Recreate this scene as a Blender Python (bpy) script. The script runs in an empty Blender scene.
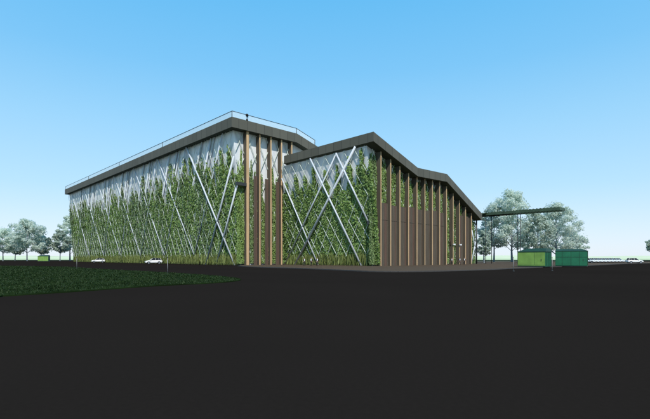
import bpy, bmesh, math, random
import numpy as np
from mathutils import Vector, Matrix
R = random.Random(7)
NR = np.random.RandomState(11)
scene = bpy.context.scene
COL = scene.collection
rad = math.radians

# ------------------------------------------------------------------ helpers
def link(o, parent=None):
    COL.objects.link(o)
    if parent is not None:
        o.parent = parent
    return o

def tag(o, label=None, cat=None, group=None, kind=None):
    if label: o['label'] = label
    if cat: o['category'] = cat
    if group: o['group'] = group
    if kind: o['kind'] = kind
    return o

def empty(name, loc=(0, 0, 0), rz=0.0, label=None, cat=None, group=None):
    o = bpy.data.objects.new(name, None)
    o.empty_display_size = 0.5
    o.location = loc
    o.rotation_euler = (0, 0, rz)
    COL.objects.link(o)
    return tag(o, label, cat, group)

def mesh_obj(name, me, mats, parent=None):
    if not isinstance(mats, (list, tuple)): mats = [mats]
    for m in mats: me.materials.append(m)
    return link(bpy.data.objects.new(name, me), parent)

def bm_obj(name, bm, mats, parent=None, smooth=False):
    me = bpy.data.meshes.new(name)
    bmesh.ops.recalc_face_normals(bm, faces=bm.faces)
    if smooth:
        for f in bm.faces: f.smooth = True
    bm.to_mesh(me); bm.free()
    return mesh_obj(name, me, mats, parent)

def box(bm, x0, x1, y0, y1, z0, z1, mi=0):
    v = [bm.verts.new(p) for p in ((x0,y0,z0),(x1,y0,z0),(x1,y1,z0),(x0,y1,z0),(x0,y0,z1),(x1,y0,z1),(x1,y1,z1),(x0,y1,z1))]
    fs = []
    for q in ((0,3,2,1),(4,5,6,7),(0,1,5,4),(1,2,6,5),(2,3,7,6),(3,0,4,7)):
        f = bm.faces.new([v[i] for i in q]); f.material_index = mi; fs.append(f)
    return v, fs

def tube(bm, a, b, r0, r1=None, n=10, cap=True, mi=0):
    if r1 is None: r1 = r0
    a = Vector(a); b = Vector(b); d = (b - a).normalized()
    u = d.orthogonal().normalized(); w = d.cross(u)
    ra, rb = [], []
    for i in range(n):
        t = 2*math.pi*i/n
        k = u*math.cos(t) + w*math.sin(t)
        ra.append(bm.verts.new(a + k*r0)); rb.append(bm.verts.new(b + k*r1))
    for i in range(n):
        f = bm.faces.new((ra[i], ra[(i+1)%n], rb[(i+1)%n], rb[i])); f.smooth = True; f.material_index = mi
    if cap:
        bm.faces.new(ra[::-1]).material_index = mi; bm.faces.new(rb).material_index = mi

def prism(bm, pts, axis, a, b, mi=0):
    """closed polygon pts (2D) extruded along an axis between a and b"""
    def P(p, t):
        return {'x': (t, p[0], p[1]), 'y': (p[0], t, p[1]), 'z': (p[0], p[1], t)}[axis]
    A = [bm.verts.new(P(p, a)) for p in pts]; B = [bm.verts.new(P(p, b)) for p in pts]
    n = len(pts)
    bm.faces.new(A).material_index = mi; bm.faces.new(B[::-1]).material_index = mi
    for i in range(n):
        bm.faces.new((A[i], B[i], B[(i+1)%n], A[(i+1)%n])).material_index = mi

def quads(name, C, U, V, mat, parent=None):
    """one mesh of quads: centres C, half axes U and V (all N x 3)"""
    n = len(C)
    co = np.stack([C-U-V*0.35, C+U*0.15-V, C+U+V*0.35, C-U*0.15+V], 1).reshape(-1, 3).astype(np.float32)
    me = bpy.data.meshes.new(name)
    me.vertices.add(4*n); me.vertices.foreach_set('co', co.ravel())
    me.loops.add(4*n); me.loops.foreach_set('vertex_index', np.arange(4*n, dtype=np.int32))
    me.polygons.add(n)
    me.polygons.foreach_set('loop_start', np.arange(0, 4*n, 4, dtype=np.int32))
    me.update(calc_edges=True); me.validate()
    return mesh_obj(name, me, mat, parent)

def rand_dirs(n):
    d = NR.normal(size=(n, 3)); return d/np.linalg.norm(d, axis=1)[:, None]

def leaf_axes(N, size):
    """two axes perpendicular to normals N"""
    t = rand_dirs(len(N)); U = np.cross(N, t); U /= np.linalg.norm(U, axis=1)[:, None] + 1e-9
    V = np.cross(N, U)
    return U*size[:, None], V*size[:, None]*0.8

# ------------------------------------------------------------------ materials
def mat(name):
    m = bpy.data.materials.new(name); m.use_nodes = True
    nt = m.node_tree; return m, nt, nt.nodes['Principled BSDF']

def N(nt, t, **kw):
    n = nt.nodes.new(t)
    for k, v in kw.items(): setattr(n, k, v)
    return n

def ramp(nt, fac, stops):
    r = N(nt, 'ShaderNodeValToRGB'); e = r.color_ramp.elements
    while len(e) < len(stops): e.new(0.5)
    for el, (p, c) in zip(e, stops): el.position = p; el.color = (*c, 1)
    nt.links.new(fac, r.inputs[0]); return r.outputs[0]

def simple(name, col, rough=0.6, metal=0.0, spec=0.5, noise=0.08, scale=3.0):
    m, nt, b = mat(name)
    tc = N(nt, 'ShaderNodeTexCoord'); nz = N(nt, 'ShaderNodeTexNoise'); nz.inputs['Scale'].default_value = scale
    nz.inputs['Detail'].default_value = 5
    nt.links.new(tc.outputs['Object'], nz.inputs['Vector'])
    c0 = tuple(max(0, c*(1-noise*2)) for c in col); c1 = tuple(min(1, c*(1+noise*2)) for c in col)
    nt.links.new(ramp(nt, nz.outputs['Fac'], [(0.25, c0), (0.75, c1)]), b.inputs['Base Color'])
    b.inputs['Roughness'].default_value = rough; b.inputs['Metallic'].default_value = metal
    b.inputs['Specular IOR Level'].default_value = spec
    return m

def foliage(name, stops, transl=0.25, tint=0.0):
    m, nt, b = mat(name)
    g = N(nt, 'ShaderNodeNewGeometry'); oi = N(nt, 'ShaderNodeObjectInfo')
    c = ramp(nt, g.outputs['Random Per Island'], stops)
    if tint:
        hs = N(nt, 'ShaderNodeHueSaturation')
        mr = N(nt, 'ShaderNodeMapRange'); mr.inputs['To Min'].default_value = 1-tint; mr.inputs['To Max'].default_value = 1+tint
        nt.links.new(oi.outputs['Random'], mr.inputs['Value']); nt.links.new(mr.outputs[0], hs.inputs['Value'])
        nt.links.new(c, hs.inputs['Color']); c = hs.outputs[0]
    nt.links.new(c, b.inputs['Base Color'])
    b.inputs['Roughness'].default_value = 0.65; b.inputs['Specular IOR Level'].default_value = 0.2
    tr = N(nt, 'ShaderNodeBsdfTranslucent'); nt.links.new(c, tr.inputs['Color'])
    mx = N(nt, 'ShaderNodeMixShader'); mx.inputs[0].default_value = transl
    nt.links.new(b.outputs[0], mx.inputs[1]); nt.links.new(tr.outputs[0], mx.inputs[2])
    nt.links.new(mx.outputs[0], nt.nodes['Material Output'].inputs['Surface'])
    return m

M = {}
def asphalt():
    m, nt, b = mat('asphalt')
    tc = N(nt, 'ShaderNodeTexCoord')
    a = N(nt, 'ShaderNodeTexNoise'); a.inputs['Scale'].default_value = 0.07; a.inputs['Detail'].default_value = 6
    c = N(nt, 'ShaderNodeTexNoise'); c.inputs['Scale'].default_value = 14; c.inputs['Detail'].default_value = 3
    for q in (a, c): nt.links.new(tc.outputs['Object'], q.inputs['Vector'])
    mx = N(nt, 'ShaderNodeMix'); mx.inputs['Factor'].default_value = 0.4
    nt.links.new(a.outputs['Fac'], mx.inputs['A']); nt.links.new(c.outputs['Fac'], mx.inputs['B'])
    nt.links.new(ramp(nt, mx.outputs['Result'], [(0.3, (0.0132, 0.0107, 0.0090)), (0.7, (0.0170, 0.0137, 0.0115))]), b.inputs['Base Color'])
    b.inputs['Roughness'].default_value = 1.0; b.inputs['Specular IOR Level'].default_value = 0.0
    return m
M['asphalt'] = asphalt()
def paving():
    m, nt, b = mat('plaza_paving')
    tc = N(nt, 'ShaderNodeTexCoord'); mp = N(nt, 'ShaderNodeMapping'); mp.inputs['Rotation'].default_value = (0, 0, rad(44.7))
    br = N(nt, 'ShaderNodeTexBrick'); br.inputs['Scale'].default_value = 1.0
    br.inputs['Brick Width'].default_value = 1.2; br.inputs['Row Height'].default_value = 0.6; br.inputs['Mortar Size'].default_value = 0.02
    br.inputs['Color1'].default_value = (0.090, 0.064, 0.042, 1); br.inputs['Color2'].default_value = (0.074, 0.053, 0.036, 1)
    br.inputs['Mortar'].default_value = (0.03, 0.026, 0.022, 1)
    nt.links.new(tc.outputs['Object'], mp.inputs[0]); nt.links.new(mp.outputs[0], br.inputs['Vector'])
    nt.links.new(br.outputs['Color'], b.inputs['Base Color']); b.inputs['Roughness'].default_value = 0.95; b.inputs['Specular IOR Level'].default_value = 0.05
    return m
M['paving'] = paving()
M['kerb'] = simple('kerb_stone', (0.05, 0.045, 0.042), 0.9)
M['meadow'] = simple('haze_pale_meadow', (0.46, 0.52, 0.33), 1.0, spec=0.0, noise=0.08, scale=0.01)  # the fade towards the horizon is put into this pale base colour
M['hills'] = simple('haze_pale_hills', (0.54, 0.58, 0.40), 1.0, spec=0.0, noise=0.05, scale=0.004)  # distance haze painted as a pale colour, in place of an air volume
M['verge'] = simple('dark_verge', (0.020, 0.028, 0.018), 1.0, spec=0.0, noise=0.2, scale=0.06)
M['lawn'] = simple('lawn_soil', (0.012, 0.022, 0.007), 1.0, spec=0.0, noise=0.3, scale=0.35)
M['grass'] = foliage('lawn_grass', [(0, (0.012, 0.026, 0.006)), (0.5, (0.018, 0.036, 0.008)), (1, (0.028, 0.050, 0.012))], 0.2)
def fascia():
    m, nt, b = mat('roof_panels')
    tc = N(nt, 'ShaderNodeTexCoord'); sp = N(nt, 'ShaderNodeSeparateXYZ'); nt.links.new(tc.outputs['Object'], sp.inputs[0])
    ad = N(nt, 'ShaderNodeMath', operation='ADD'); nt.links.new(sp.outputs['X'], ad.inputs[0]); nt.links.new(sp.outputs['Y'], ad.inputs[1])
    dv = N(nt, 'ShaderNodeMath', operation='MULTIPLY'); dv.inputs[1].default_value = 1/2.4; nt.links.new(ad.outputs[0], dv.inputs[0])
    fr = N(nt, 'ShaderNodeMath', operation='FRACT'); nt.links.new(dv.outputs[0], fr.inputs[0])
    fl = N(nt, 'ShaderNodeMath', operation='FLOOR'); nt.links.new(dv.outputs[0], fl.inputs[0])
    wn = N(nt, 'ShaderNodeTexWhiteNoise', noise_dimensions='1D'); nt.links.new(fl.outputs[0], wn.inputs['W'])
    base = ramp(nt, wn.outputs['Value'], [(0, (0.094, 0.090, 0.070)), (1, (0.114, 0.109, 0.086))])
    lt = N(nt, 'ShaderNodeMath', operation='LESS_THAN'); lt.inputs[1].default_value = 0.04; nt.links.new(fr.outputs[0], lt.inputs[0])
    mx = N(nt, 'ShaderNodeMix', data_type='RGBA'); nt.links.new(lt.outputs[0], mx.inputs['Factor'])
    nt.links.new(base, mx.inputs[6]); mx.inputs[7].default_value = (0.035, 0.033, 0.028, 1)
    nt.links.new(mx.outputs[2], b.inputs['Base Color']); b.inputs['Roughness'].default_value = 0.7; b.inputs['Specular IOR Level'].default_value = 0.25
    return m
M['fascia'] = fascia()
M['soffit'] = simple('soffit', (0.055, 0.060, 0.035), 0.8, noise=0.05)
def panel_wall():
    m, nt, b = mat('pale_glazed_wall')
    tc = N(nt, 'ShaderNodeTexCoord'); nz = N(nt, 'ShaderNodeTexNoise'); nz.inputs['Scale'].default_value = 0.6; nz.inputs['Detail'].default_value = 4
    mp = N(nt, 'ShaderNodeMapping'); mp.inputs['Scale'].default_value = (1, 1, 0.15)
    nt.links.new(tc.outputs['Object'], mp.inputs[0]); nt.links.new(mp.outputs[0], nz.inputs['Vector'])
    nt.links.new(ramp(nt, nz.outputs['Fac'], [(0.3, (0.56, 0.57, 0.61)), (0.5, (0.72, 0.72, 0.72)), (0.7, (0.84, 0.83, 0.80))]), b.inputs['Base Color'])
    b.inputs['Roughness'].default_value = 0.35; b.inputs['Specular IOR Level'].default_value = 0.4
    return m
M['wall'] = panel_wall()
M['column'] = simple('pale_steel_column', (0.54, 0.57, 0.61), 0.5, noise=0.04, scale=0.5)
M['trellis'] = simple('white_trellis', (0.55, 0.60, 0.52), 0.6, noise=0.05)
def wood(name, a, c):
    m, nt, b = mat(name)
    tc = N(nt, 'ShaderNodeTexCoord'); mp = N(nt, 'ShaderNodeMapping'); mp.inputs['Scale'].default_value = (5, 5, 0.25)
    nz = N(nt, 'ShaderNodeTexNoise'); nz.inputs['Scale'].default_value = 1.2; nz.inputs['Detail'].default_value = 6
    oi = N(nt, 'ShaderNodeObjectInfo'); av = N(nt, 'ShaderNodeVectorMath', operation='ADD')
    nt.links.new(oi.outputs['Random'], av.inputs[1])
    nt.links.new(tc.outputs['Object'], av.inputs[0]); nt.links.new(av.outputs[0], mp.inputs[0]); nt.links.new(mp.outputs[0], nz.inputs['Vector'])
    nt.links.new(ramp(nt, nz.outputs['Fac'], [(0.3, a), (0.7, c)]), b.inputs['Base Color'])
    b.inputs['Roughness'].default_value = 0.75; b.inputs['Specular IOR Level'].default_value = 0.2
    return m
M['fin'] = wood('dark_timber', (0.078, 0.064, 0.046), (0.112, 0.092, 0.068))
M['fin_edge'] = wood('light_timber', (0.46, 0.30, 0.16), (0.62, 0.42, 0.235))
M['board'] = wood('brown_boards', (0.084, 0.062, 0.045), (0.120, 0.090, 0.066))
M['board_red'] = wood('red_brown_boards', (0.098, 0.060, 0.044), (0.135, 0.084, 0.062))
M['climber'] = foliage('climber_leaves', [(0, (0.115, 0.18, 0.045)), (0.4, (0.205, 0.31, 0.08)), (0.75, (0.265, 0.38, 0.115)), (0.93, (0.33, 0.43, 0.17)), (1, (0.36, 0.44, 0.26))], 0.3, 0.10)
M['climber_blue'] = foliage('climber_leaves_cool', [(0, (0.115, 0.17, 0.06)), (0.5, (0.195, 0.285, 0.105)), (0.9, (0.27, 0.36, 0.155)), (1, (0.32, 0.39, 0.26))], 0.3, 0.10)
M['tallgrass'] = foliage('tall_grass', [(0, (0.10, 0.13, 0.035)), (0.5, (0.19, 0.23, 0.065)), (1, (0.30, 0.34, 0.12))], 0.3)
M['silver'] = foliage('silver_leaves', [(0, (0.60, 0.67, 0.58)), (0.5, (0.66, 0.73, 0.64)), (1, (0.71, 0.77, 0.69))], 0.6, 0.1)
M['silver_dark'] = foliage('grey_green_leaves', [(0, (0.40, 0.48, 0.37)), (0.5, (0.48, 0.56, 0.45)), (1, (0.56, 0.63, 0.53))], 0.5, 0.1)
M['bark'] = simple('grey_bark', (0.17, 0.19, 0.20), 0.9, noise=0.25, scale=2)
M['dark_metal'] = simple('dark_metal', (0.035, 0.037, 0.036), 0.5, noise=0.05)
M['canopy'] = simple('dark_green_metal', (0.045, 0.075, 0.040), 0.6, noise=0.2, scale=0.8)
M['white_paint'] = simple('white_paint', (0.78, 0.78, 0.76), 0.4, noise=0.02)
M['post'] = simple('pale_post', (0.22, 0.21, 0.20), 0.6, noise=0.05)
M['black'] = simple('black_trim', (0.012, 0.012, 0.013), 0.7, spec=0.15, noise=0.05)
M['tyre'] = simple('tyre_rubber', (0.015, 0.015, 0.015), 0.9, noise=0.1)
M['rim'] = simple('alloy_rim', (0.5, 0.5, 0.52), 0.35, metal=0.8, noise=0.02)
M['red_lamp'] = simple('red_lamp', (0.35, 0.02, 0.02), 0.3, noise=0.05)
M['lime'] = simple('lime_panel', (0.17, 0.30, 0.055), 0.55, noise=0.12, scale=0.8)
M['green'] = simple('green_panel', (0.010, 0.125, 0.055), 0.5, noise=0.1, scale=0.8)
M['dkgreen'] = simple('dark_green_panel', (0.008, 0.036, 0.016), 0.55, noise=0.12, scale=0.8)
M['skin'] = simple('skin', (0.30, 0.17, 0.115), 0.6, noise=0.04)
M['hair'] = simple('black_hair', (0.014, 0.012, 0.010), 0.6, noise=0.2, scale=30)
M['shirt'] = simple('white_shirt', (0.80, 0.80, 0.78), 0.8, noise=0.02)
M['suit'] = simple('black_cloth', (0.014, 0.014, 0.017), 0.9, noise=0.1)
def glass(name, col, trans, rough=0.08):
    m, nt, b = mat(name)
    b.inputs['Base Color'].default_value = (*col, 1); b.inputs['Roughness'].default_value = rough
    t = N(nt, 'ShaderNodeBsdfTransparent'); mx = N(nt, 'ShaderNodeMixShader'); mx.inputs[0].default_value = trans
    nt.links.new(b.outputs[0], mx.inputs[1]); nt.links.new(t.outputs[0], mx.inputs[2])
    nt.links.new(mx.outputs[0], nt.nodes['Material Output'].inputs['Surface'])
    return m
M['balglass'] = glass('pale_balustrade_glass', (0.70, 0.78, 0.80), 0.65)
M['carglass'] = simple('dark_car_glass', (0.012, 0.014, 0.017), 0.25, spec=0.15, noise=0.02)

# ------------------------------------------------------------------ camera, light, sky
SKY = 0.15; EXPO = 1.5
SUN = Vector((0.219, -0.976, 0)).normalized(); EL = rad(50)
SUNV = Vector((SUN.x*math.cos(EL), SUN.y*math.cos(EL), math.sin(EL)))
cam = bpy.data.cameras.new('camera'); co = bpy.data.objects.new('camera', cam); COL.objects.link(co)
co.location = (0, 0, 1.7); co.rotation_euler = (rad(90), 0, 0)
cam.sensor_width = 36; cam.lens = 36*422/650; cam.shift_y = 48.7/650; cam.clip_start = 0.1; cam.clip_end = 20000
scene.camera = co
sl = bpy.data.lights.new('sun', 'SUN'); sl.energy = 3.0; sl.angle = rad(0.5); sl.color = (1.0, 0.96, 0.90)
so = bpy.data.objects.new('sun', sl); COL.objects.link(so)
so.rotation_euler = (-SUNV).to_track_quat('-Z', 'Y').to_euler()
w = bpy.data.worlds.new('World'); scene.world = w; w.use_nodes = True
nt = w.node_tree; bg = nt.nodes['Background']
sky = nt.nodes.new('ShaderNodeTexSky'); sky.sky_type = 'NISHITA'; sky.sun_disc = False
sky.sun_elevation = EL; sky.sun_rotation = math.atan2(SUN.x, SUN.y); sky.air_density = 1.0; sky.dust_density = 0.6; sky.ozone_density = 1.0

# the clear even blue of the day: the physical sky carried towards a smooth elevation gradient
tcw = nt.nodes.new('ShaderNodeTexCoord'); sx = nt.nodes.new('ShaderNodeSeparateXYZ'); nt.links.new(tcw.outputs['Generated'], sx.inputs[0])
grad = ramp(nt, sx.outputs['Z'], [(0.0, (0.78, 0.87, 0.98)), (0.06, (0.66, 0.83, 0.99)), (0.15, (0.47, 0.76, 0.99)), (0.28, (0.33, 0.68, 0.98)), (0.40, (0.20, 0.585, 0.96)), (0.52, (0.13, 0.53, 0.94)), (1.0, (0.07, 0.38, 0.82))])
sc_ = nt.nodes.new('ShaderNodeVectorMath'); sc_.operation = 'SCALE'; sc_.inputs['Scale'].default_value = 1/(SKY*EXPO)
nt.links.new(grad, sc_.inputs[0])
mxs = nt.nodes.new('ShaderNodeMix'); mxs.data_type = 'RGBA'; mxs.inputs['Factor'].default_value = 0.9
nt.links.new(sky.outputs[0], mxs.inputs[6]); nt.links.new(sc_.outputs[0], mxs.inputs[7])
nt.links.new(mxs.outputs[2], bg.inputs['Color'])
bg.inputs['Strength'].default_value = SKY
scene.view_settings.view_transform = 'Standard'; scene.view_settings.look = 'None'
scene.view_settings.exposure = math.log2(EXPO); scene.view_settings.gamma = 1; scene.view_settings.use_curve_mapping = False

# ------------------------------------------------------------------ ground
def sheet(name, pts, z, m, kind='structure'):
    bm = bmesh.new(); f = bm.faces.new([bm.verts.new((x, y, z)) for x, y in pts])
    bmesh.ops.triangulate(bm, faces=[f])
    bmesh.ops.recalc_face_normals(bm, faces=bm.faces)
    for f in bm.faces:
        if f.normal.z < 0: f.normal_flip()
    me = bpy.data.meshes.new(name); bm.to_mesh(me); bm.free()
    o = mesh_obj(name, me, m); o['kind'] = kind; return o
sheet('ground', [(4500*math.cos(t*math.pi/24), 4500*math.sin(t*math.pi/24)) for t in range(48)], -0.02, M['meadow'])
sheet('verge', [(-900, 235), (-330, 235), (330, 260), (900, 260), (1000, 430), (-1000, 430)], -0.012, M['verge'])
sheet('road', [(-520, -60), (520, -60), (520, 262), (280, 262), (60, 240), (-200, 300), (-520, 262)], -0.004, M['asphalt'])
def px(x, y, z=0.0):
    """a point on the ground for a bearing and a drop below eye level"""
    Y = (1.7 - z)*422/(y - 258.2); return ((x - 325)/422*Y, Y)
def smooth_loop(p, n=6):
    out = []
    k = len(p)
    for i in range(k):
        a, b, c, d = (Vector(p[(i+j) % k]) for j in (-1, 0, 1, 2))
        for s in range(n):
            t = s/n
            out.append(tuple(0.5*((2*b) + (c-a)*t + (2*a-5*b+4*c-d)*t*t + (3*b-3*c+d-a)*t**3)))
    return out
# brown plaza slab with a kerb
edge = [(-18.5, 90.3), (-13.0, 79.0), (-5.5, 70.5), (1.9, 59.0), (6.3, 52.3), (12.3, 52.8), (23.0, 60.5), (33.0, 71.0), (56.5, 92.5), (100, 135), (150, 170)]
e2 = []
for i in range(len(edge)-1):
    a = Vector(edge[max(i-1, 0)]); b = Vector(edge[i]); c = Vector(edge[i+1]); d = Vector(edge[min(i+2, len(edge)-1)])
    for s in range(6):
        t = s/6; e2.append(tuple(0.5*((2*b) + (c-a)*t + (2*a-5*b+4*c-d)*t*t + (3*b-3*c+d-a)*t**3)))
e2.append(edge[-1])
outline = e2 + [(150, 215), (40, 232), (-19.6, 100.0)]
bm = bmesh.new(); prism(bm, outline, 'z', -0.1, 0.10)
o = bm_obj('plaza', bm, M['paving']); o['kind'] = 'structure'
bm = bmesh.new()
for i in range(len(e2)-1):
    a = Vector((*e2[i], 0)); b = Vector((*e2[i+1], 0)); n = Vector((b.y-a.y, a.x-b.x, 0)).normalized()*0.16
    prism(bm, [(a+n)[:2], (b+n)[:2], b[:2], a[:2]], 'z', -0.05, 0.125)
o = bm_obj('kerb', bm, M['kerb']); o['kind'] = 'structure'
# grass island
lp = [px(-70, 265.0), px(0, 265.9), px(60, 266.8), px(100, 269.2), px(167, 272.8), px(215, 276.2), px(239, 279.4), px(222, 282.6), px(150, 286.5), px(80, 291.5), px(0, 296.5), px(-120, 303)]
lawn = smooth_loop(lp)
sheet('lawn', lawn, 0.03, M['lawn'])
bm = bmesh.new()
L3 = [Vector((x, y, 0)) for x, y in lawn]
cen = sum(L3, Vector())/len(L3)
for i in range(len(L3)):
    a, b = L3[i], L3[(i+1) % len(L3)]
    n = Vector((b.y-a.y, a.x-b.x, 0)).normalized()*0.12
    if n.dot(a-cen) < 0: n = -n
    prism(bm, [tuple(a[:2]), tuple(b[:2]), tuple((b+n)[:2]), tuple((a+n)[:2])], 'z', -0.05, 0.055)
o = bm_obj('lawn_kerb', bm, M['lawn']); o['kind'] = 'structure'
def inside(P, poly):
    x, y = P[:, 0], P[:, 1]; c = np.zeros(len(P), bool); n = len(poly)
    for i in range(n):
        (x0, y0), (x1, y1) = poly[i], poly[i-1]
        m = ((y0 > y) != (y1 > y)) & (x < (x1-x0)*(y-y0)/((y1-y0) + 1e-12) + x0); c ^= m
    return c
arr = np.array(lawn)
P = NR.uniform(arr.min(0), arr.max(0), (260000, 2))
P = P[inside(P, lawn)]
keep = NR.rand(len(P)) < np.clip(26/P[:, 1], 0.12, 1)**1.6
P = P[keep][:60000]
n = len(P)
C = np.c_[P, np.full(n, 0.07)]; a = NR.rand(n)*math.pi*2
sz = np.clip(P[:, 1]/40, 0.6, 2.2)
U = np.c_[np.cos(a), np.sin(a), np.zeros(n)]*(0.02*sz*2)[:, None]
V = np.c_[NR.normal(0, 0.03, n), NR.normal(0, 0.03, n), NR.uniform(0.03, 0.075, n)]
o = quads('grass', C, U, V, M['grass']); o['kind'] = 'stuff'
tag(o, 'dark short grass on the rounded island before the tall hall', 'grass')
# far hills
bm = bmesh.new(); prev = None
for i in range(97):
    t = rad(-8 + 196*i/96)
    r = 2300; h = 13 + 3.0*math.sin(i*0.9) + 2.5*math.sin(i*0.37 + 1)
    row = [bm.verts.new((r*math.cos(t), r*math.sin(t), -0.5)), bm.verts.new(((r+150)*math.cos(t), (r+150)*math.sin(t), h*0.8)),
           bm.verts.new(((r+420)*math.cos(t), (r+420)*math.sin(t), h)), bm.verts.new(((r+900)*math.cos(t), (r+900)*math.sin(t), -0.5))]
    if prev:
        for j in range(3): bm.faces.new((prev[j], row[j], row[j+1], prev[j+1]))
    prev = row
o = bm_obj('hills', bm, M['hills'], smooth=True); o['kind'] = 'structure'

# ------------------------------------------------------------------ halls
ANG = math.atan2(0.703, 0.711)
dR = Vector((0.711, 0.703, 0)); dL = Vector((-0.703, 0.711, 0))
P1 = Vector((-19.2, 100, 0)); C2 = P1 + dR*12.8 - dL*29.5
tall = empty('exhibition_hall', P1, ANG, 'taller longer hall behind, glass balustrade along its dark folded roof', 'hall')
low = empty('exhibition_hall', C2, ANG, 'lower front hall, dark folded roof stepping down over thirteen timber fins', 'hall')

def roof(parent, prof, thick, y0, y1):
    """folded roof slab; prof = top line (x, z)"""
    bm = bmesh.new()
    top = prof; bot = [(x, z - thick) for x, z in prof]
    nT = len(top)
    def ring(y): return [bm.verts.new((x, y, z)) for x, z in top], [bm.verts.new((x, y, z)) for x, z in bot]
    ta, ba = ring(y0); tb, bb = ring(y1)
    for i in range(nT-1):
        bm.faces.new((ta[i], ta[i+1], tb[i+1], tb[i]))
        bm.faces.new((ba[i], bb[i], bb[i+1], ba[i+1])).material_index = 1
        bm.faces.new((ta[i], ba[i], ba[i+1], ta[i+1])); bm.faces.new((tb[i], tb[i+1], bb[i+1], bb[i]))
    bm.faces.new((ta[0], tb[0], bb[0], ba[0])); bm.faces.new((ta[-1], ba[-1], bb[-1], tb[-1]))
    return bm_obj('roof', bm, [M['fascia'], M['soffit']], parent)

def zat(prof, x):
    for (x0, z0), (x1, z1) in zip(prof, prof[1:]):
        if x0 <= x <= x1: return z0 + (z1-z0)*(x-x0)/(x1-x0)
    return prof[-1][1] if x > prof[-1][0] else prof[0][1]

def walls(parent, prof, thick, H, y1, xr):
    """wall body: leaning on the left side, upright on the fin side"""
    xs = [0.0] + [x for x, z in prof if 0.5 < x < xr - 0.5] + [xr]
    pts = [(0, 0.02)] + [(xr, 0.02)] + [(x, zat(prof, x) - thick - 0.03) for x in xs[::-1][:-1]] + [(-3*H/H, zat(prof, -3) - thick - 0.03)]
    bm = bmesh.new(); prism(bm, pts, 'y', 0.0, y1)
    return bm_obj('wall', bm, M['wall'], parent)

PT = [(-4.6, 33.7), (14.9, 33.9), (30, 29.8), (42, 29.8), (62, 20.5)]; TT = 2.3
PL = [(-3.8, 26.8), (12.0, 22.0), (24.9, 22.4), (44.0, 14.1)]; TL = 1.9
roof(tall, PT, TT, -2.0, 140.5)
roof(low, PL, TL, -2.4, 25.6)
walls(tall, PT, TT, 31, 139.5, 60); walls(low, PL, TL, 25, 27.6, 43.4)

def lean(y, z, H, off): return (-off*(1 - 0.5*z/H) - 3*z/H, y, z)
def beam(parent, y0, z0, y1, z1, H, r=0.24, off=1.0):
    bm = bmesh.new(); tube(bm, lean(y0, z0, H, off), lean(y1, z1, H, off), r, n=12)
    return bm_obj('diagonal_column', bm, M['column'], parent)
def clipped(parent, y0, s, H, ztop, ymin, ymax, r=0.24, off=1.0, z0=0.02):
    z1 = ztop; y1 = y0 + s*z1
    if y1 > ymax: z1 = (ymax-y0)/s; y1 = ymax
    if y1 < ymin: z1 = (ymin-y0)/s; y1 = ymin
    if z1 > 1.5: beam(parent, y0, z0, y1, z1, H, r, off)
for k in range(8):
    near = k == 0
    if k < 7:
        clipped(tall, 1.9+18.6*k, 0.63, 31, 31.4, -1, 139.5, 0.20 if near else 0.14, 1.3 if near else 1.0)
        clipped(tall, 15.5+18.6*k, -0.64, 31, 31.4, -0.6, 139.5, 0.22 if near else 0.27, 1.3 if near else 0.42)
        clipped(tall, 10.3+18.6*k, -0.62, 31, 31.4, -1.4, 139.5, 0.20 if near else 0.27, 1.3 if near else 0.42)
    if k < 7: clipped(tall, 23.5+18.6*k, -0.63, 31, 31.4, -0.6, 139.5, 0.14, 1.0)
    clipped(tall, 8.2+18.6*k, -0.60, 31, 31.4, 0.3, 139.5, 0.2, 0.36)
for (a, b, c, d, r) in ((2.83, 0.1, 16.3, 24.6, 0.19), (0.22, 9.02, 8.1, 24.4, 0.19), (24.3, 0.1, 2.5, 24.8, 0.25), (28.3, 0.1, 8.0, 24.3, 0.16), (16.0, 0.1, 27.0, 21.5, 0.15)):
    beam(low, a, b, c, d, 25, r, 1.35)
# dark brackets that tie the end diagonals to the corner fin
for par, z, H, y in ((tall, 18.9, 31, -1.3), (low, 9.0, 25, 0.1)):
    x = lean(y, z, H, 1.3)[0]
    bm = bmesh.new(); box(bm, x-0.35, -0.3, y-0.28, y+0.28, z-0.38, z+0.38); bm_obj('bracket', bm, M['dark_metal'], par)

def trellis(parent, y0, y1, H, ztop, s, pitch, off, r=0.07):
    bm = bmesh.new()
    k = int((y1-y0 + s*ztop)/pitch) + 2
    for sg in (1, -1):
        for i in range(-k, k):
            ys = y0 + i*pitch; za, zb = 0.05, ztop
            # line y = ys + sg*s*z clipped to y0..y1
            ts = sorted([(y0-ys)/(sg*s), (y1-ys)/(sg*s)])
            za = max(za, ts[0]); zb = min(zb, ts[1])
            if zb - za < 0.4: continue
            tube(bm, lean(ys+sg*s*za, za, H, off-0.012*sg), lean(ys+sg*s*zb, zb, H, off-0.012*sg), r, n=5, cap=False)
    return bm_obj('trellis', bm, M['trellis'], parent)
trellis(tall, 0.1, 139.4, 31, 31.3, 0.48, 2.9, 0.93, 0.055)
trellis(low, 0.1, 27.2, 25, 24.6, 0.60, 2.9, 0.92)
def flat_trellis(parent, xa, xb, yy, zf, s=0.48, pitch=2.9, r=0.07, z0=0.2):
    bm = bmesh.new()
    for sg in (1, -1):
        for i in range(-20, 30):
            xs = xa + i*pitch; pts = []
            for q in range(0, 160):
                z = z0 + q*0.25; x = xs + sg*s*z
                if xa <= x <= xb and z < zf(x): pts.append((x, yy+0.02*sg, z))
            if len(pts) > 2: tube(bm, pts[0], pts[-1], r, n=5, cap=False)
    return bm_obj('trellis', bm, M['trellis'], parent)
flat_trellis(tall, -3.0, 15.0, -0.55, lambda x: min(zat(PT, x)-TT-0.1, 31*(-x)/3 if False else 99) if x > -3*1 else 0) if False else None
def zlim_t(x):  # left of the corner the leaning edge bounds the wall
    top = zat(PT, x) - TT - 0.1
    return top
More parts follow.
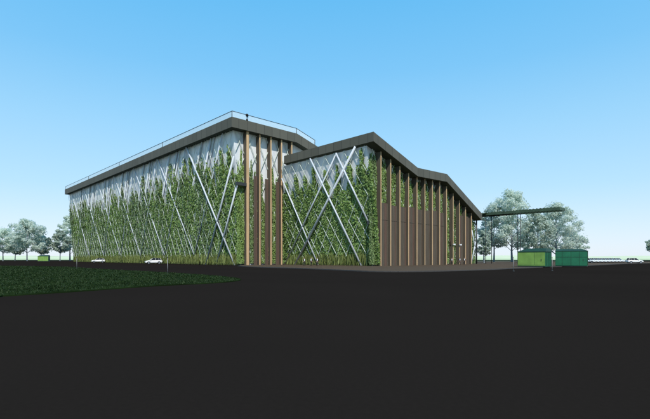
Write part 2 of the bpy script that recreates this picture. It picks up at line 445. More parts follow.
def edge_trellis(parent, H, ztop, s, pitch, xb, zf, zlow):
    """trellis on the upright fin side, its left limit follows the leaning corner"""
    bm = bmesh.new()
    for sg in (1, -1):
        for i in range(-24, 26):
            xs = i*pitch; pts = []
            for q in range(0, 330):
                z = zlow + q*0.1; x = xs + sg*s*z
                if -3*z/H <= x <= xb and z < zf(x): pts.append((x, -0.35+0.02*sg, z))
            if len(pts) > 6: tube(bm, pts[0], pts[-1], 0.09, n=5, cap=False)
    return bm_obj('trellis', bm, M['trellis'], parent)
edge_trellis(tall, 31, 31, 0.45, 2.9, 14.5, zlim_t, 0.3)
edge_trellis(low, 25, 24.5, 0.5, 2.6, 43.2, lambda x: zat(PL, x)-TL-0.1, 0.3)

def fin(parent, x, ztop, z0=0.1, y0=-1.55, y1=-0.1, th=0.26):
    bm = bmesh.new(); box(bm, x-th, x, y0+0.05, y1, z0, ztop, 0); box(bm, x-th-0.003, x+0.003, y0, y0+0.05, z0, ztop, 1)
    return bm_obj('fin', bm, [M['fin'], M['fin_edge']], parent)
for k in range(5): fin(tall, 0.40+3.34*k, zat(PT, 0.40+3.34*k)-TT-0.02, y0=-1.45, th=0.66 if k == 0 else 0.36)
for k in range(13): fin(low, -0.15+3.315*k, zat(PL, -0.15+3.315*k)-TL-0.02 - (0.16 if k < 4 or k > 7 else 0.0))
# boards of the fin sides, set between the fins
def boards(parent, x0, x1, z1, y=-0.88, m='board', z0=0.1):
    bm = bmesh.new(); n = max(1, round((x1-x0)/0.42)); wd = (x1-x0)/n
    for i in range(n): box(bm, x0+i*wd+0.012, x0+(i+1)*wd-0.012, y-0.05-0.02*(i % 2), y+0.05, z0, z1, (0, 1, 1, 0, 2, 1)[(i+int(x0*1.7)) % 6])
    return bm_obj('timber_cladding', bm, [M[m], M['fin'], M['board_red']], parent)
for k in range(4):
    a = 0.40+3.34*k
    boards(tall, a+0.05, a+0.62, 21.0-0.2*k); boards(tall, a+1.75, a+2.7, 21.4-0.3*k, m='board_red' if k == 3 else 'board')
for k in range(12):
    a = -0.15+3.315*k
    if k in (8, 9): continue
    boards(low, a+(0.5, 0.12, 0.42, 0.6, 0.3)[k % 5], a+2.99, 13.0 if k % 3 else 13.25, m='board_red' if k in (0, 3, 7) else 'board')
bm = bmesh.new(); box(bm, -0.05, 26.0, -0.99, -0.955, 9.70, 9.78); bm_obj('joint_strip', bm, M['fin'], low)
# white lamps fixed to fins of the low hall
for k in (9, 10):
    x = -0.15+3.315*k
    bm = bmesh.new(); box(bm, x-0.42, x+0.34, -1.92, -1.62, 5.05, 5.40)
    lampo = bm_obj('wall_lamp', bm, M['white_paint'], low)
    bm = bmesh.new(); box(bm, x-0.2, x-0.06, -1.62, -1.553, 5.1, 5.35); bm_obj('lamp_bracket', bm, M['dark_metal'], lampo)
bm = bmesh.new(); box(bm, 29.2, 29.75, -1.06, -0.97, 5.1, 6.4); bm_obj('fire_alarm_panel', bm, M['board_red'], low)

# glass balustrade on the tall roof
yq = -1.75; xq = -4.35
bm = bmesh.new(); box(bm, xq-0.02, xq+0.02, -1.7, 140.2, 33.75, 35.0); bm_obj('balustrade_glass', bm, M['balglass'], tall)
bm = bmesh.new()
xs = [-4.3, 14.9, 21.5]
for a, b in zip(xs, xs[1:]):
    za, zb = zat(PT, a), zat(PT, b)
    prism(bm, [(a, za+0.05), (b, zb+0.05), (b, zb+1.3), (a, za+1.3)], 'y', yq-0.02, yq+0.02)
bm_obj('balustrade_glass', bm, M['balglass'], tall)
bm = bmesh.new(); tube(bm, (xq, yq, 35.1), (xq, 140.2, 35.1), 0.07)
for a, b in zip(xs, xs[1:]): tube(bm, (a, yq, zat(PT, a)+1.4), (b, yq, zat(PT, b)+1.4), 0.07)
bm_obj('handrail', bm, M['dark_metal'], tall)
for y in (-1.7, 35, 70, 105, 140.1):
    bm = bmesh.new(); tube(bm, (xq, y, 33.65), (xq, y, 35.1), 0.09); bm_obj('baluster', bm, M['dark_metal'], tall)
for x in (14.9, 21.4):
    bm = bmesh.new(); tube(bm, (x, yq, zat(PT, x)-0.02), (x, yq, zat(PT, x)+1.4), 0.09); bm_obj('baluster', bm, M['dark_metal'], tall)
# black warning beacon on the roof edge
b0 = Vector((-0.35, -1.78, 33.7))
bm = bmesh.new(); tube(bm, b0 + Vector((0, 0, -0.1)), b0 + Vector((0, 0, 1.0)), 0.08)
bc = bm_obj('roof_beacon', bm, M['black'], tall)
bm = bmesh.new(); bmesh.ops.create_uvsphere(bm, u_segments=14, v_segments=10, radius=0.36, matrix=Matrix.Translation(b0 + Vector((0, 0, 1.35)))); bm_obj('beacon_lens', bm, M['black'], bc, True)
bm = bmesh.new(); tube(bm, b0 + Vector((0, 0, 0.1)), b0 + Vector((0, 0, 0.45)), 0.26, 0.2); bm_obj('beacon_foot', bm, M['black'], bc)

# canopy that reaches out from the low end of the lower hall
can = empty('entrance_canopy', C2 + dR*47.6, ANG, 'long thin dark green canopy reaching right from the low hall', 'canopy')
bm = bmesh.new(); box(bm, 1.3, 1.55, -20.9, 1.4, 14.05, 14.5, 0); box(bm, 2.9, 3.15, -20.9, 1.4, 14.05, 14.5, 0); box(bm, 0.03, 4.37, -8.0, 1.45, 14.42, 14.52, 1)
bm_obj('canopy_frame', bm, [M['canopy'], M['dark_metal']], can)
bm = bmesh.new()
for i in range(26):
    y = -20.6+i*0.86; box(bm, 0.05, 4.35, y-0.11, y+0.11, 14.53, 14.76)
bm_obj('slats', bm, M['canopy'], can)
bm = bmesh.new(); box(bm, -0.06, 0.0, -21.05, 1.55, 13.9, 14.62); box(bm, 4.4, 4.46, -21.05, 1.55, 13.9, 14.62); box(bm, 0.0, 4.4, -21.06, -21.0, 13.9, 14.62)
bm_obj('edge_beam', bm, M['canopy'], can)
bm = bmesh.new(); prism(bm, [(-3.5, 14.2), (0.0, 14.7), (4.4, 14.75), (4.4, 14.56), (0.0, 14.56), (-3.5, 13.9)], 'y', -2.2, 4.5)
bm_obj('link_roof', bm, M['canopy'], can)
for x, y in ((0.5, -1.6), (4.0, -9.2), (0.5, -11.2), (4.0, -1.8)):
    bm = bmesh.new(); tube(bm, (x, y, 0.1), (x, y, 13.92), 0.09); bm_obj('post', bm, M['dark_metal'], can)
for y in (-0.6, -2.9):
    bm = bmesh.new(); box(bm, 0.5, 1.3, y-0.35, y+0.35, 14.15, 14.40); bm_obj('ceiling_lamp', bm, M['white_paint'], can)

# ------------------------------------------------------------------ climbing plants
def plant_mesh(filled, seed):
    """tree-like column of leaves with an uneven pointed top; local x across, -y outward, height 20"""
    rs = np.random.RandomState(seed); H = 20.0
    n = 8000
    sp = [(rs.uniform(-0.5, 0.5), 1.0, rs.uniform(1.5, 2.3))]
    for q in range(rs.randint(1, 4)):
        sp.append((rs.uniform(-2.2, 2.2), rs.uniform(0.70, 0.93), rs.uniform(0.7, 1.5)))
    ph = rs.uniform(0, 6, 4); X = []; Z = []; tot = 0
    while tot < n:
        x = rs.uniform(-2.6, 2.6, 6000); z = rs.uniform(0.02, 1.0, 6000)
        if filled:
            ok = (z < 0.95 + 0.04*np.sin(x*3+ph[0])) & (rs.rand(6000) < 0.9)
        else:
            ok = z < 0.69 + 0.06*np.sin(x*1.3+ph[0]) + 0.03*np.sin(x*4+ph[1])
            for cx, top, wd in sp:
                w_ = np.clip((top - z)/(top - 0.46), 0, 1)**0.7 * wd * (0.78 + 0.22*np.sin(z*45+ph[2]) + 0.12*np.sin(z*97+ph[3]))
                ok |= np.abs(x - cx) < w_
            clump = np.sin(x*2.1+z*31+ph[1])*np.sin(z*23-x*1.7+ph[2])
            ok &= rs.rand(6000) < np.clip(0.86 + 0.30*clump, 0.35, 1.0)
        X.append(x[ok]); Z.append(z[ok]); tot += ok.sum()
    x = np.concatenate(X)[:n]; z = np.concatenate(Z)[:n]
    dep = rs.rand(n)**1.4
    bulge = 0.5 + 0.5*np.sin(x*1.9+ph[3])*np.sin(z*19+ph[0])
    C = np.c_[x, -0.08 - dep*(0.45 + 0.42*bulge), z*H]
    Nn = np.c_[rs.normal(0, 0.40, n), np.full(n, -1.0), rs.normal(0.35, 0.4, n)]; Nn /= np.linalg.norm(Nn, axis=1)[:, None]
    U, V = leaf_axes(Nn, rs.uniform(0.11, 0.27, n))
    return C, U, V
PM = []; PF = []
for i in range(11):
    C, U, V = plant_mesh(i >= 8, 60+i)
    o = quads('climbing_plant', C, U, V, M['climber_blue' if i in (2, 4, 7, 9) else 'climber'])
    (PF if i >= 8 else PM).append(o.data); bpy.data.objects.remove(o)
PG = [m for i, m in enumerate(PM) if i not in (2, 4, 7)]
def plant(base, rz, h, leanang, label, group, sx=1.0, pool=None):
    o = bpy.data.objects.new('climbing_plant', R.choice(pool or PM)); COL.objects.link(o)
    o.rotation_mode = 'XYZ'
    o.matrix_world = Matrix.Translation(base) @ Matrix.Rotation(rz, 4, 'Z') @ Matrix.Rotation(leanang, 4, 'X') @ Matrix.Diagonal((sx*R.choice((-1, 1)), 0.78 if sx < 0.8 else 1, h/20, 1))
    return tag(o, label, 'climbing plant', group)
# outward on the leaning sides is -dR : local -y -> -dR  => rz = ANG - 90 deg ; leaning outward = rotate about local x by +ang
g1 = 'climbing plants on the leaning side of the tall hall'
y = 1.9
k = 0
while y < 138.5:
    h = 25.4 + 1.3*math.sin(k*2.1) + R.uniform(-3.4, 2.8)
    if y < 30: h += 3.2
    if y < 8: h += 1.5
    plant(P1 + dL*y - dR*0.05, ANG - math.pi/2, h, math.atan(3/31), 'green spiry climbing plant on the long leaning side of the tall hall', g1, R.uniform(0.95, 1.15))
    y += R.uniform(2.7, 3.6); k += 1
g2 = 'climbing plants on the leaning side of the low hall'
for i, y in enumerate((1.3, 4.6, 8.8, 11.9, 15.6, 19.2, 22.4, 25.9)):
    h = (24.6, 23.4, 22.4, 22.0, 23.2, 21.6, 22.4, 21.0)[i]
    plant(C2 + dL*y - dR*0.05, ANG - math.pi/2, h, math.atan(3/25), 'bright green climbing plant on the leaning side of the low hall', g2, 1.05, PG)
g3 = 'climbing plants behind the fins of the tall hall'
for k in range(4):
    x = 0.16+3.34*k+1.45
    plant(P1 + dR*x - dL*0.0, ANG, 25.5 + R.uniform(-3, 2), 0, 'narrow climbing plant between two timber fins of the tall hall', g3, 0.62)
g3b = g3
plant(P1 - dR*1.0, ANG, 27.5, -0.0, 'narrow climbing plant on the tall hall, left of its first fin', None, 0.42)
plant(C2 - dR*1.25, ANG, 23.6, 0, 'narrow climbing plant on the low hall, left of its first fin', None, 0.46, PF)
g4 = 'climbing plants behind the fins of the low hall'
for k in range(12):
    x = -0.5+3.315*k+1.5; top = zat(PL, x) - TL
    plant(C2 + dR*x, ANG, top - 0.3 + R.uniform(-1.0, 0.1), 0, 'narrow climbing plant between two timber fins of the low hall', g4, 0.60, PF)
plant(C2 + dR*41.5, ANG, 12.4, 0, 'bright climbing plant past the last fin of the low hall', None, 0.9, PF)
# tall grass at the foot of the leaning sides
def tall_grass(O, y0, y1, label, dens=46):
    n = int((y1-y0)*dens); rs = NR
    yy = rs.uniform(y0, y1, n); xx = -rs.uniform(0.72, 1.55, n); h = rs.uniform(1.2, 3.3, n)
    C = np.array([O[:]])+np.outer(xx, np.array(dR[:]))+np.outer(yy, np.array(dL[:])); C[:, 2] = h/2
    a = rs.normal(0, 0.9, n)
    d = np.array(dL[:]); q = np.array(dR[:])
    U = (np.outer(np.cos(a), d)+np.outer(np.sin(a), q))*rs.uniform(0.06, 0.13, n)[:, None]
    V = np.c_[rs.normal(0, 0.16, n), rs.normal(0, 0.16, n), h/2]
    o = quads('tall_grass', C, U, V, M['tallgrass']); tag(o, label, 'tall grass', None, 'stuff')
tall_grass(P1, 0, 139, 'yellow green tall grass along the foot of the long leaning side')
tall_grass(C2, 0.2, 27.5, 'yellow green tall grass along the foot of the low hall leaning side')
# right end of the low hall: two small diagonals on the plant strip
for a, b in (((40.4, 0.1), (43.0, 6.2)), ((43.2, 3.0), (40.8, 9.5))):
    bm = bmesh.new(); tube(bm, (a[0], -1.0, a[1]), (b[0], -1.0, b[1]), 0.14); bm_obj('diagonal_column', bm, M['column'], low)
bm = bmesh.new(); tube(bm, (43.6, -1.0, 0.1), (43.6, -1.0, 12.2), 0.2); bm_obj('corner_post', bm, M['dark_metal'], low)

# ------------------------------------------------------------------ trees
def make_tree(name, loc, h, r, clear, m, label, group, seed, leaf=0.5, nleaf=7000, wide=1.0):
    rs = np.random.RandomState(seed); rr = random.Random(seed)
    root = empty(name, loc, 0, label, 'tree', group)
    bm = bmesh.new(); lean_ = Vector((rr.uniform(-0.03, 0.03), rr.uniform(-0.03, 0.03), 1))
    tr = max(0.28, h*0.014); pts = [Vector((0, 0, -0.1))]
    nseg = 6
    for i in range(1, nseg+1):
        t = i/nseg; pts.append(Vector((lean_.x*h*t + rr.uniform(-.2, .2), lean_.y*h*t + rr.uniform(-.2, .2), h*0.9*t)))
    for i in range(nseg): tube(bm, pts[i], pts[i+1], tr*(1.25 if i == 0 else 1)*(1-0.15*i), tr*(1-0.15*(i+1)) + 0.02, n=8, cap=False)
    tips = []
    nl = 26
    for i in range(nl):
        t = (i+0.5)/nl; zc = clear + (h*0.93-clear)*t
        a = i*2.399 + rr.uniform(-.5, .5)
        # crown silhouette: fullest at 45 %, uneven
        env = r*wide*(math.sin(math.pi*min(1, 0.16+0.84*t)**0.9)**0.7 if t < 0.98 else 0.3)*rr.uniform(0.62, 1.12)
        base = pts[min(nseg-1, int(zc*0.8/(h*0.9)*nseg))].copy(); base.z = max(clear*0.7, zc - env*0.5)
        tip = Vector((lean_.x*zc + env*math.cos(a), lean_.y*zc + env*math.sin(a), min(zc + env*0.18, h*0.97)))
        mid = (base+tip)/2 + Vector((0, 0, env*0.08))
        tube(bm, base, mid, tr*0.34, tr*0.2, n=5, cap=False); tube(bm, mid, tip, tr*0.2, 0.03, n=5, cap=False)
        tips += [(tip, 1.0), (mid, 0.8), (base*0.35 + tip*0.65 + Vector((rr.uniform(-1, 1), rr.uniform(-1, 1), rr.uniform(-1, 1.5))), 0.8)]
        for q in range(2):
            tw = tip + Vector((rr.uniform(-1, 1), rr.uniform(-1, 1), rr.uniform(-.5, 1)))*r*0.22
            tube(bm, tip*0.6+mid*0.4, tw, tr*0.1, 0.02, n=4, cap=False); tips.append((tw, 0.7))
    tips.append((Vector((lean_.x*h, lean_.y*h, h*0.95)), 0.8))
    bm_obj('trunk', bm, M['bark'], root)
    per = int(nleaf*1.1)//len(tips); Cs = []; Ds = []
    for p, k in tips:
        cr = r*0.29*k*rr.uniform(0.75, 1.25)
        d = rand_dirs(per)*(rs.rand(per)**0.45)[:, None]*cr*np.array([1, 1, 0.72])
        Cs.append(np.array(p[:])+d); Ds.append(d/cr)
    C = np.concatenate(Cs); D = np.concatenate(Ds); kp = C[:, 2] > clear*0.8; C = C[kp]; D = D[kp]
    nn = len(C)
    Nn = rand_dirs(nn)*0.55 + D*0.9 + np.array([0, 0, 0.35]); Nn /= np.linalg.norm(Nn, axis=1)[:, None]
    U, V = leaf_axes(Nn, rs.uniform(0.6, 1.25, nn)*leaf*1.15)
    quads('crown', C, U, V, M[m], root)
    return root
def at(x, Y, z=0.0): return Vector(((x-325)/422*Y, Y, z))
g = 'pale trees behind the canopy'
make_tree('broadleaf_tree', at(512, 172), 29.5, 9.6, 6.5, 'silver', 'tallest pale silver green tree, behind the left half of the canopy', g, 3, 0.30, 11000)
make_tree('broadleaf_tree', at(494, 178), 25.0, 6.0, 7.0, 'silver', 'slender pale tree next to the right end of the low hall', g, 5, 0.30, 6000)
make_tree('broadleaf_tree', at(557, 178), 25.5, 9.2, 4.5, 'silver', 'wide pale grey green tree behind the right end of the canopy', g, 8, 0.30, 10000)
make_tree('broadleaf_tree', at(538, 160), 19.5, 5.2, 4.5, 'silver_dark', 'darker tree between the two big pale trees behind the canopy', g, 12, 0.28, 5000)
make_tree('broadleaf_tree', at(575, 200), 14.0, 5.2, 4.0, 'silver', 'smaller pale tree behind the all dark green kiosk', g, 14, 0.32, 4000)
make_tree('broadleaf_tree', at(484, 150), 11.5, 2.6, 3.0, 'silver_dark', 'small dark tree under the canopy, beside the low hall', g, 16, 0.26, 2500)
g = 'pale trees on the far left'
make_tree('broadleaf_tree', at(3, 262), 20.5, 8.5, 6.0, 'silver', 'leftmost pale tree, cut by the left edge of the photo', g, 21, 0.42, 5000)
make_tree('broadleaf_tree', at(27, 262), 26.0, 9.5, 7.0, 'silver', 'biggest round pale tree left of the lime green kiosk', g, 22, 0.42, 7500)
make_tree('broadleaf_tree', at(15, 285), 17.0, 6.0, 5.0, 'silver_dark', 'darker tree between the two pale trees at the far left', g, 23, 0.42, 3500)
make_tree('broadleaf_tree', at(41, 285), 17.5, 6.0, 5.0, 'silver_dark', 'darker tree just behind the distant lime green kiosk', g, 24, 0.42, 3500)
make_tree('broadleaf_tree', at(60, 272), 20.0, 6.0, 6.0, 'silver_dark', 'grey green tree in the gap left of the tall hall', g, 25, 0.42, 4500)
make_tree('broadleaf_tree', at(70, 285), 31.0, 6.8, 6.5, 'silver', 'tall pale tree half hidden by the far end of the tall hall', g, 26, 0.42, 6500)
make_tree('broadleaf_tree', at(653, 250), 13.5, 3.6, 6.0, 'silver_dark', 'distant tree just entering at the right edge of the photo', None, 31, 0.4, 2500)

# ------------------------------------------------------------------ kiosks
def kiosk(loc, rz, W, D, front, side, label, group, hipl, hipr, seams, hz=2.75):
    k = empty('kiosk', loc, rz, label, 'kiosk', group)
    ht = 3.42
    bm = bmesh.new(); box(bm, -W/2, W/2, -D/2, D/2, 0.12, hz); bm_obj('body', bm, M[side], k)
    bm = bmesh.new(); box(bm, -W/2+0.05, W/2-0.05, -D/2+0.05, D/2-0.05, 0.0, 0.12); bm_obj('plinth', bm, M['dark_metal'], k)
    bm = bmesh.new(); box(bm, -W/2+0.04, W/2-0.04, -D/2-0.03, -D/2-0.003, 0.2, hz-0.04); fp = bm_obj('front_panel', bm, M[front], k)
    bm = bmesh.new()
    for s in seams:
        x = -W/2+W*s; box(bm, x-0.025, x+0.025, -D/2-0.045, -D/2-0.031, 0.25, hz-0.1)
    if seams: box(bm, -W/2+0.06, W/2-0.06, -D/2-0.043, -D/2-0.034, 1.78, 1.84)
    else:
        box(bm, -W/2+0.06, W/2-0.06, -D/2-0.043, -D/2-0.034, 0.32, 0.36)
        box(bm, W*0.12, W*0.12+0.04, -D/2-0.043, -D/2-0.034, 0.36, hz-0.15)
    bm_obj('panel_joint', bm, M['dkgreen'], fp)
    bm = bmesh.new()
    for i in range(6):
        y = -D/2+0.3+i*(D-0.6)/5; box(bm, W/2, W/2+0.05, y-0.05, y+0.05, 0.2, hz-0.05)
    bm_obj('side_rib', bm, M['dkgreen'], k)
    bm = bmesh.new()
    lo = [(-W/2-0.08, -D/2-0.08), (W/2+0.08, -D/2-0.08), (W/2+0.08, D/2+0.08), (-W/2-0.08, D/2+0.08)]
    hi = [(-W/2+hipl, -D/2+0.75), (W/2-hipr, -D/2+0.75), (W/2-hipr, D/2-0.5), (-W/2+hipl, D/2-0.5)]
    A = [bm.verts.new((*p, hz)) for p in lo]; A2 = [bm.verts.new((*p, hz+0.1)) for p in lo]; B = [bm.verts.new((*p, ht)) for p in hi]
    bm.faces.new(A[::-1]); bm.faces.new(B)
    for i in range(4):
        j = (i+1) % 4; bm.faces.new((A[i], A[j], A2[j], A2[i])); bm.faces.new((A2[i], A2[j], B[j], B[i]))
    bm_obj('roof', bm, M['dkgreen'], k)
    bm = bmesh.new(); box(bm, W/2-0.7, W/2-0.62, -D/2-0.09, -D/2-0.031, 1.1, 1.5); bm_obj('handle', bm, M['dark_metal'], fp)
    return k
gk = 'green kiosks'
bk = math.atan2(533-325, 422)
kiosk(at(534.5, 79.5, 0.10), -bk+rad(-20)+0.0, 4.9, 3.3, 'lime', 'green', 'near kiosk with lime green front and dark ribbed side', gk, 1.5, 0.1, [])
bk2 = math.atan2(571-325, 422)
kiosk(at(571.5, 83.5, 0.10), -bk2+rad(-3), 5.4, 3.0, 'green', 'green', 'all dark green kiosk right of the lime fronted one', gk, 0.25, 1.0, [0.22, 0.5, 0.76], 2.95)
kiosk(at(44, 232), rad(40)+rad(-22), 5.0, 3.3, 'lime', 'green', 'distant lime green kiosk under the far left trees', gk, 1.2, 0.1, [])

# ------------------------------------------------------------------ marker posts
for i, (x, Y, lab) in enumerate(((76.8, 69.5, 'leftmost of the four thin pale marker posts'), (167.6, 46.2, 'thin pale marker post just right of the bigger white car'),
        (513.6, 54.5, 'thin pale marker post left of the near lime kiosk'), (552.2, 56.0, 'thin pale marker post before the gap between the kiosks'))):
    p = empty('marker_post', at(x, Y), 0, lab, 'post', 'marker posts')
    bm = bmesh.new(); tube(bm, (0, 0, 0), (0, 0, 1.75), 0.04, 0.034); bm_obj('pole', bm, M['post'], p)
    bm = bmesh.new(); tube(bm, (0, 0, 0.0), (0, 0, 0.07), 0.13, 0.11); bm_obj('base', bm, M['dark_metal'], p)
    bm = bmesh.new(); tube(bm, (0, 0, 1.75), (0, 0, 1.83), 0.06, 0.03); bm_obj('cap', bm, M['dark_metal'], p)

# ------------------------------------------------------------------ cars
def make_car():
    """white SUV, nose towards +x, origin on the ground"""
    root = empty('parked_car')
    # lower body: lofted stations (x, z_bottom, z_top, half width)
    st = [(-2.36, .52, .80, .74), (-2.30, .36, 1.02, .84), (-2.0, .30, 1.10, .91), (-1.0, .26, 1.10, .93), (0.0, .26, 1.08, .93), (0.9, .26, 1.05, .93), (1.55, .28, 0.99, .91), (2.05, .32, 0.90, .86), (2.30, .38, .78, .76), (2.36, .48, .68, .66)]
    bm = bmesh.new(); rings = []
    for x, zb, zt, hw in st:
        mid = zb + (zt-zb)*0.55
        sec = [(-hw*0.86, zb), (-hw, zb+0.12), (-hw, mid), (-hw*0.97, zt-0.1), (-hw*0.86, zt), (hw*0.86, zt), (hw*0.97, zt-0.1), (hw, mid), (hw, zb+0.12), (hw*0.86, zb)]
        rings.append([bm.verts.new((x, y, z)) for y, z in sec])
    for a, b in zip(rings, rings[1:]):
        for i in range(10): bm.faces.new((a[i], a[(i+1) % 10], b[(i+1) % 10], b[i]))
    bm.faces.new(rings[0]); bm.faces.new(rings[-1][::-1])
    body = bm_obj('body', bm, M['white_paint'], root, True)
    # cabin: dark glass all round, pillars and roof
    lo = [(-2.12, .84), (1.15, .84)]; up = [(-1.72, .66), (0.25, .66)]
    bm = bmesh.new()
    A = [bm.verts.new(p) for p in ((-2.15, -.82, 1.05), (1.18, -.82, 1.0), (1.18, .82, 1.0), (-2.15, .82, 1.05))]
    B = [bm.verts.new(p) for p in ((-1.80, -.66, 1.60), (0.30, -.66, 1.62), (0.30, .66, 1.62), (-1.80, .66, 1.60))]
    bm.faces.new(A[::-1]); bm.faces.new(B)
    for i in range(4): bm.faces.new((A[i], A[(i+1) % 4], B[(i+1) % 4], B[i]))
    bm_obj('window', bm, M['carglass'], root)
    bm = bmesh.new(); v, fs = box(bm, -1.86, 0.30, -.68, .68, 1.60, 1.70)
    bmesh.ops.bevel(bm, geom=list(bm.edges), offset=0.04, segments=2, affect='EDGES'); bm_obj('roof', bm, M['black'], root)
    bm = bmesh.new()
    for s in (-1, 1):
        tube(bm, (1.17, s*.825, 1.0), (0.30, s*.672, 1.63), .035, n=6); tube(bm, (-0.35, s*.80, 1.05), (-0.45, s*.672, 1.63), .035, n=6)
        tube(bm, (-2.13, s*.825, 1.06), (-1.80, s*.67, 1.62), .05, n=6); tube(bm, (-1.35, s*.81, 1.05), (-1.38, s*.672, 1.63), .03, n=6)
    bm_obj('pillar', bm, M['white_paint'], root)
    for s in (-1, 1):
        bm = bmesh.new(); tube(bm, (-1.6, s*.6, 1.76), (0.1, s*.6, 1.76), .022, n=6); tube(bm, (-1.6, s*.6, 1.69), (-1.6, s*.6, 1.76), .02, n=6); tube(bm, (0.1, s*.6, 1.69), (0.1, s*.6, 1.76), .02, n=6)
        bm_obj('roof_rail', bm, M['rim'], root)
        for x in (-1.42, 1.42):
            bm = bmesh.new(); tube(bm, (x, s*.70, .34), (x, s*.945, .34), .34, n=20); wh = bm_obj('wheel', bm, M['tyre'], root)
            bm = bmesh.new(); tube(bm, (x, s*.93, .34), (x, s*.955, .34), .22, n=16); bm_obj('rim', bm, M['rim'], wh)
            bm = bmesh.new(); tube(bm, (x, s*.90, .40), (x, s*.936, .40), .42, n=20); bm_obj('wheel_arch', bm, M['black'], root)
        bm = bmesh.new(); box(bm, 2.05, 2.30, s*.62-.16, s*.62+.16, .74, .86); bm_obj('headlight', bm, M['rim'], root)
        bm = bmesh.new(); box(bm, -2.35, -2.25, s*.68-.12, s*.68+.12, .82, 1.02); bm_obj('tail_light', bm, M['red_lamp'], root)
        bm = bmesh.new(); box(bm, 0.78, 0.98, s*.98-.09, s*.98+.09, 1.02, 1.16); bm_obj('mirror', bm, M['white_paint'], root)
        bm = bmesh.new(); box(bm, -1.0, 1.0, s*.935-.012, s*.935+.012, .27, .40); bm_obj('sill', bm, M['black'], root)
    bm = bmesh.new(); box(bm, 2.28, 2.385, -.48, .48, .46, .64); bm_obj('grille', bm, M['black'], root)
    return root
def copy_tree(o, parent=None):
    c = o.copy(); COL.objects.link(c); c.parent = parent
    for ch in o.children: copy_tree(ch, c)
    return c
car0 = make_car()
used = [False]
def car(loc, rz, label, group=None):
    c = car0 if not used[0] else copy_tree(car0)
    used[0] = True
    c.location = loc; c.rotation_euler = (0, 0, rz)
    if group: c['group'] = group
    return tag(c, label, 'car', group)
cars = [(at(153.5, 124), ANG+math.pi-0.25, 'white black roofed car before the middle of the tall hall', 'white cars'),
        (at(98.3, 164), ANG+math.pi-0.3, 'smaller looking white car near the far end of the tall hall', 'white cars'),
        (at(634.5, 139), rad(-10), 'white black roofed car alone near the right edge', 'white cars')]
first = None
placed = []
for a in cars: placed.append(a)
row = []
for i in range(9):
    row.append((Vector((93.8, 150, 0)) + Vector((0.85, 0.53, 0))*2.7*i, rad(-58), 'white car in the far parked row right of the kiosks', 'white cars in the far row'))
protos = [car0]
import itertools
allc = placed + row
objs = [car0] + [copy_tree(car0) for _ in allc[1:]]
for o, (loc, rz, lab, grp) in zip(objs, allc):
    o.location = loc; o.rotation_euler = (0, 0, rz); tag(o, lab, 'car', grp)

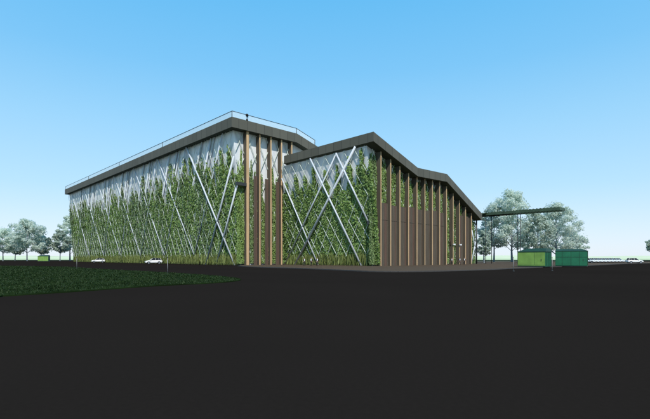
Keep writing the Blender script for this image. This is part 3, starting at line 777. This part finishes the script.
# ------------------------------------------------------------------ people
def skinned(name, V, E, Rr, m, parent, sub=2):
    me = bpy.data.meshes.new(name); me.from_pydata(V, E, []); o = bpy.data.objects.new(name, me); COL.objects.link(o)
    md = o.modifiers.new('s', 'SKIN'); 
    for i, sv in enumerate(me.skin_vertices[0].data):
        sv.radius = (Rr[i], Rr[i]) if not isinstance(Rr[i], tuple) else Rr[i]; sv.use_root = (i == 0)
    o.modifiers.new('u', 'SUBSURF').levels = sub
    dg = bpy.context.evaluated_depsgraph_get(); dg.update()
    m2 = bpy.data.meshes.new_from_object(o.evaluated_get(dg)); bpy.data.objects.remove(o)
    for p in m2.polygons: p.use_smooth = True
    m2.name = name
    return mesh_obj(name, m2, m, parent)
def person(loc, rz, label, top, h=1.74, stride=0.12, arm=0.0, jacket=False):
    """standing figure facing -y; all heights for 1.74 m"""
    r = empty('person', loc, rz, label, 'person', 'people in front of the halls')
    r.scale = (h/1.74,)*3
    s = stride
    V = [(0, 0, .94), (0, 0, 1.10), (0, .01, 1.27), (0, .01, 1.42), (0, 0, 1.50), (0, -.015, 1.60), (0, -.02, 1.68), (0, -.01, 1.725)]
    Rr = [(.15, .105), (.135, .095), (.155, .105), (.13, .09), (.052, .052), (.072, .088), (.075, .092), (.045, .055)]
    E = [(i, i+1) for i in range(7)]
    def chain(start, pts, rs):
        i = start
        for p, q in zip(pts, rs):
            V.append(p); Rr.append(q); E.append((i, len(V)-1)); i = len(V)-1
        return i
    hands = []
    for sg in (-1, 1):
        aa = arm*sg
        w = chain(3, [(sg*.18, .01, 1.40), (sg*.235, .02, 1.13), (sg*.25, -.06-aa, .90), (sg*.25, -.085-aa, .82)], [.055, .044, .030, .034])
        for q in range(4):
            fx = sg*.25 + (q-1.5)*.006; y0 = -.085-aa + (q-1.5)*.02
            chain(w, [(fx, y0-.005, .765), (fx-sg*.012, y0-.012, .725-.008*abs(q-1.4))], [.010, .008])
        chain(w, [(sg*.235, -.13-aa, .80), (sg*.228, -.14-aa, .765)], [.011, .009])
        fy = -s*sg
        chain(0, [(sg*.095, 0, .88), (sg*.105, fy*.5-.01, .50), (sg*.11, fy+.02, .10), (sg*.115, fy+.03, .04), (sg*.125, fy-.13, .035)], [.09, .058, .040, .042, .034])
    chain(5, [(0, -.10, 1.60)], [.016])                       # nose
    for sg in (-1, 1): chain(5, [(sg*.078, 0, 1.605)], [.022])  # ears
    body = skinned('body', V, E, Rr, M['skin'], r)
    # face: eyes and mouth
    bm = bmesh.new()
    for sg in (-1, 1): bmesh.ops.create_uvsphere(bm, u_segments=8, v_segments=6, radius=0.013, matrix=Matrix.Translation((sg*.032, -.098, 1.632)))
    bm_obj('eye', bm, M['hair'], body)
    bm = bmesh.new(); bmesh.ops.create_uvsphere(bm, u_segments=8, v_segments=6, radius=1, matrix=Matrix.Translation((0, -.092, 1.565)) @ Matrix.Diagonal((.026, .012, .007, 1))); bm_obj('mouth', bm, M['board_red'], body)
    # hair cap
    skinned('hair', [(0, .03, 1.56), (0, .03, 1.66), (0, .005, 1.715), (0, -.062, 1.715)], [(0, 1), (1, 2), (2, 3)], [(.08, .065), (.100, .095), (.095, .088), (.065, .045)], M['hair'], r)
    # top
    V, Rr, E = [(0, 0, .90), (0, 0, 1.10), (0, .01, 1.27), (0, .01, 1.43), (0, 0, 1.475)], [(.172, .125), (.158, .115), (.175, .122), (.145, .105), (.06, .06)], [(0, 1), (1, 2), (2, 3), (3, 4)]
    for sg in (-1, 1): chain(3, [(sg*.185, .01, 1.40), (sg*.237, .02, 1.13), (sg*.25, -.06-arm*sg, .90)], [.07, .058, .046])
    skinned('jacket' if jacket else 'shirt', V, E, Rr, M['suit' if jacket else 'shirt'], r)
    if jacket:
        bm = bmesh.new(); pts = [(-.095, 1.45), (.095, 1.45), (.07, 1.05), (-.07, 1.05)]
        prism(bm, pts, 'y', -.20, -.06); bm_obj('shirt_front', bm, M['shirt'], r)
    # trousers
    V, Rr, E = [(0, 0, .97), (0, 0, .90)], [(.160, .118), (.165, .12)], [(0, 1)]
    for sg in (-1, 1):
        fy = -s*sg
        chain(1, [(sg*.095, 0, .84), (sg*.105, fy*.5-.01, .50), (sg*.11, fy+.02, .10)], [.105, .076, .062])
    skinned('trousers', V, E, Rr, M['suit'], r)
    for sg in (-1, 1):
        fy = -s*sg
        bm = bmesh.new(); v, f = box(bm, sg*.118-.052, sg*.118+.052, fy-.19, fy+.085, 0.0, .095)
        bmesh.ops.bevel(bm, geom=list(bm.edges), offset=0.03, segments=2, affect='EDGES'); bm_obj('shoe', bm, M['black'], r)
    return r
person(at(304.2, 90.5, 0.10), 0.5, 'person in dark jacket over white shirt, leftmost of the left trio', 0, 1.70, 0.1, 0.05, True)
person(at(311.4, 89.0, 0.10), -0.4, 'person in dark jacket over white shirt, middle of the left trio', 0, 1.78, 0.05, 0.02, True)
person(at(317.2, 89.0, 0.10), 0.2, 'person in dark jacket over white shirt, rightmost of the left trio', 0, 1.76, 0.12, -0.04, True)
person(at(452.0, 104.5, 0.10), -0.3, 'black suited person standing apart, below the white wall lamps', 0, 1.72, 0.06, 0.03, True)
person(at(459.6, 104.0, 0.10), 0.2, 'black suited person in the middle of the right trio', 0, 1.76, 0.1, 0.0, True)
person(at(464.6, 104.0, 0.10), -0.5, 'black suited person, rightmost of the right trio', 0, 1.78, 0.04, 0.04, True)
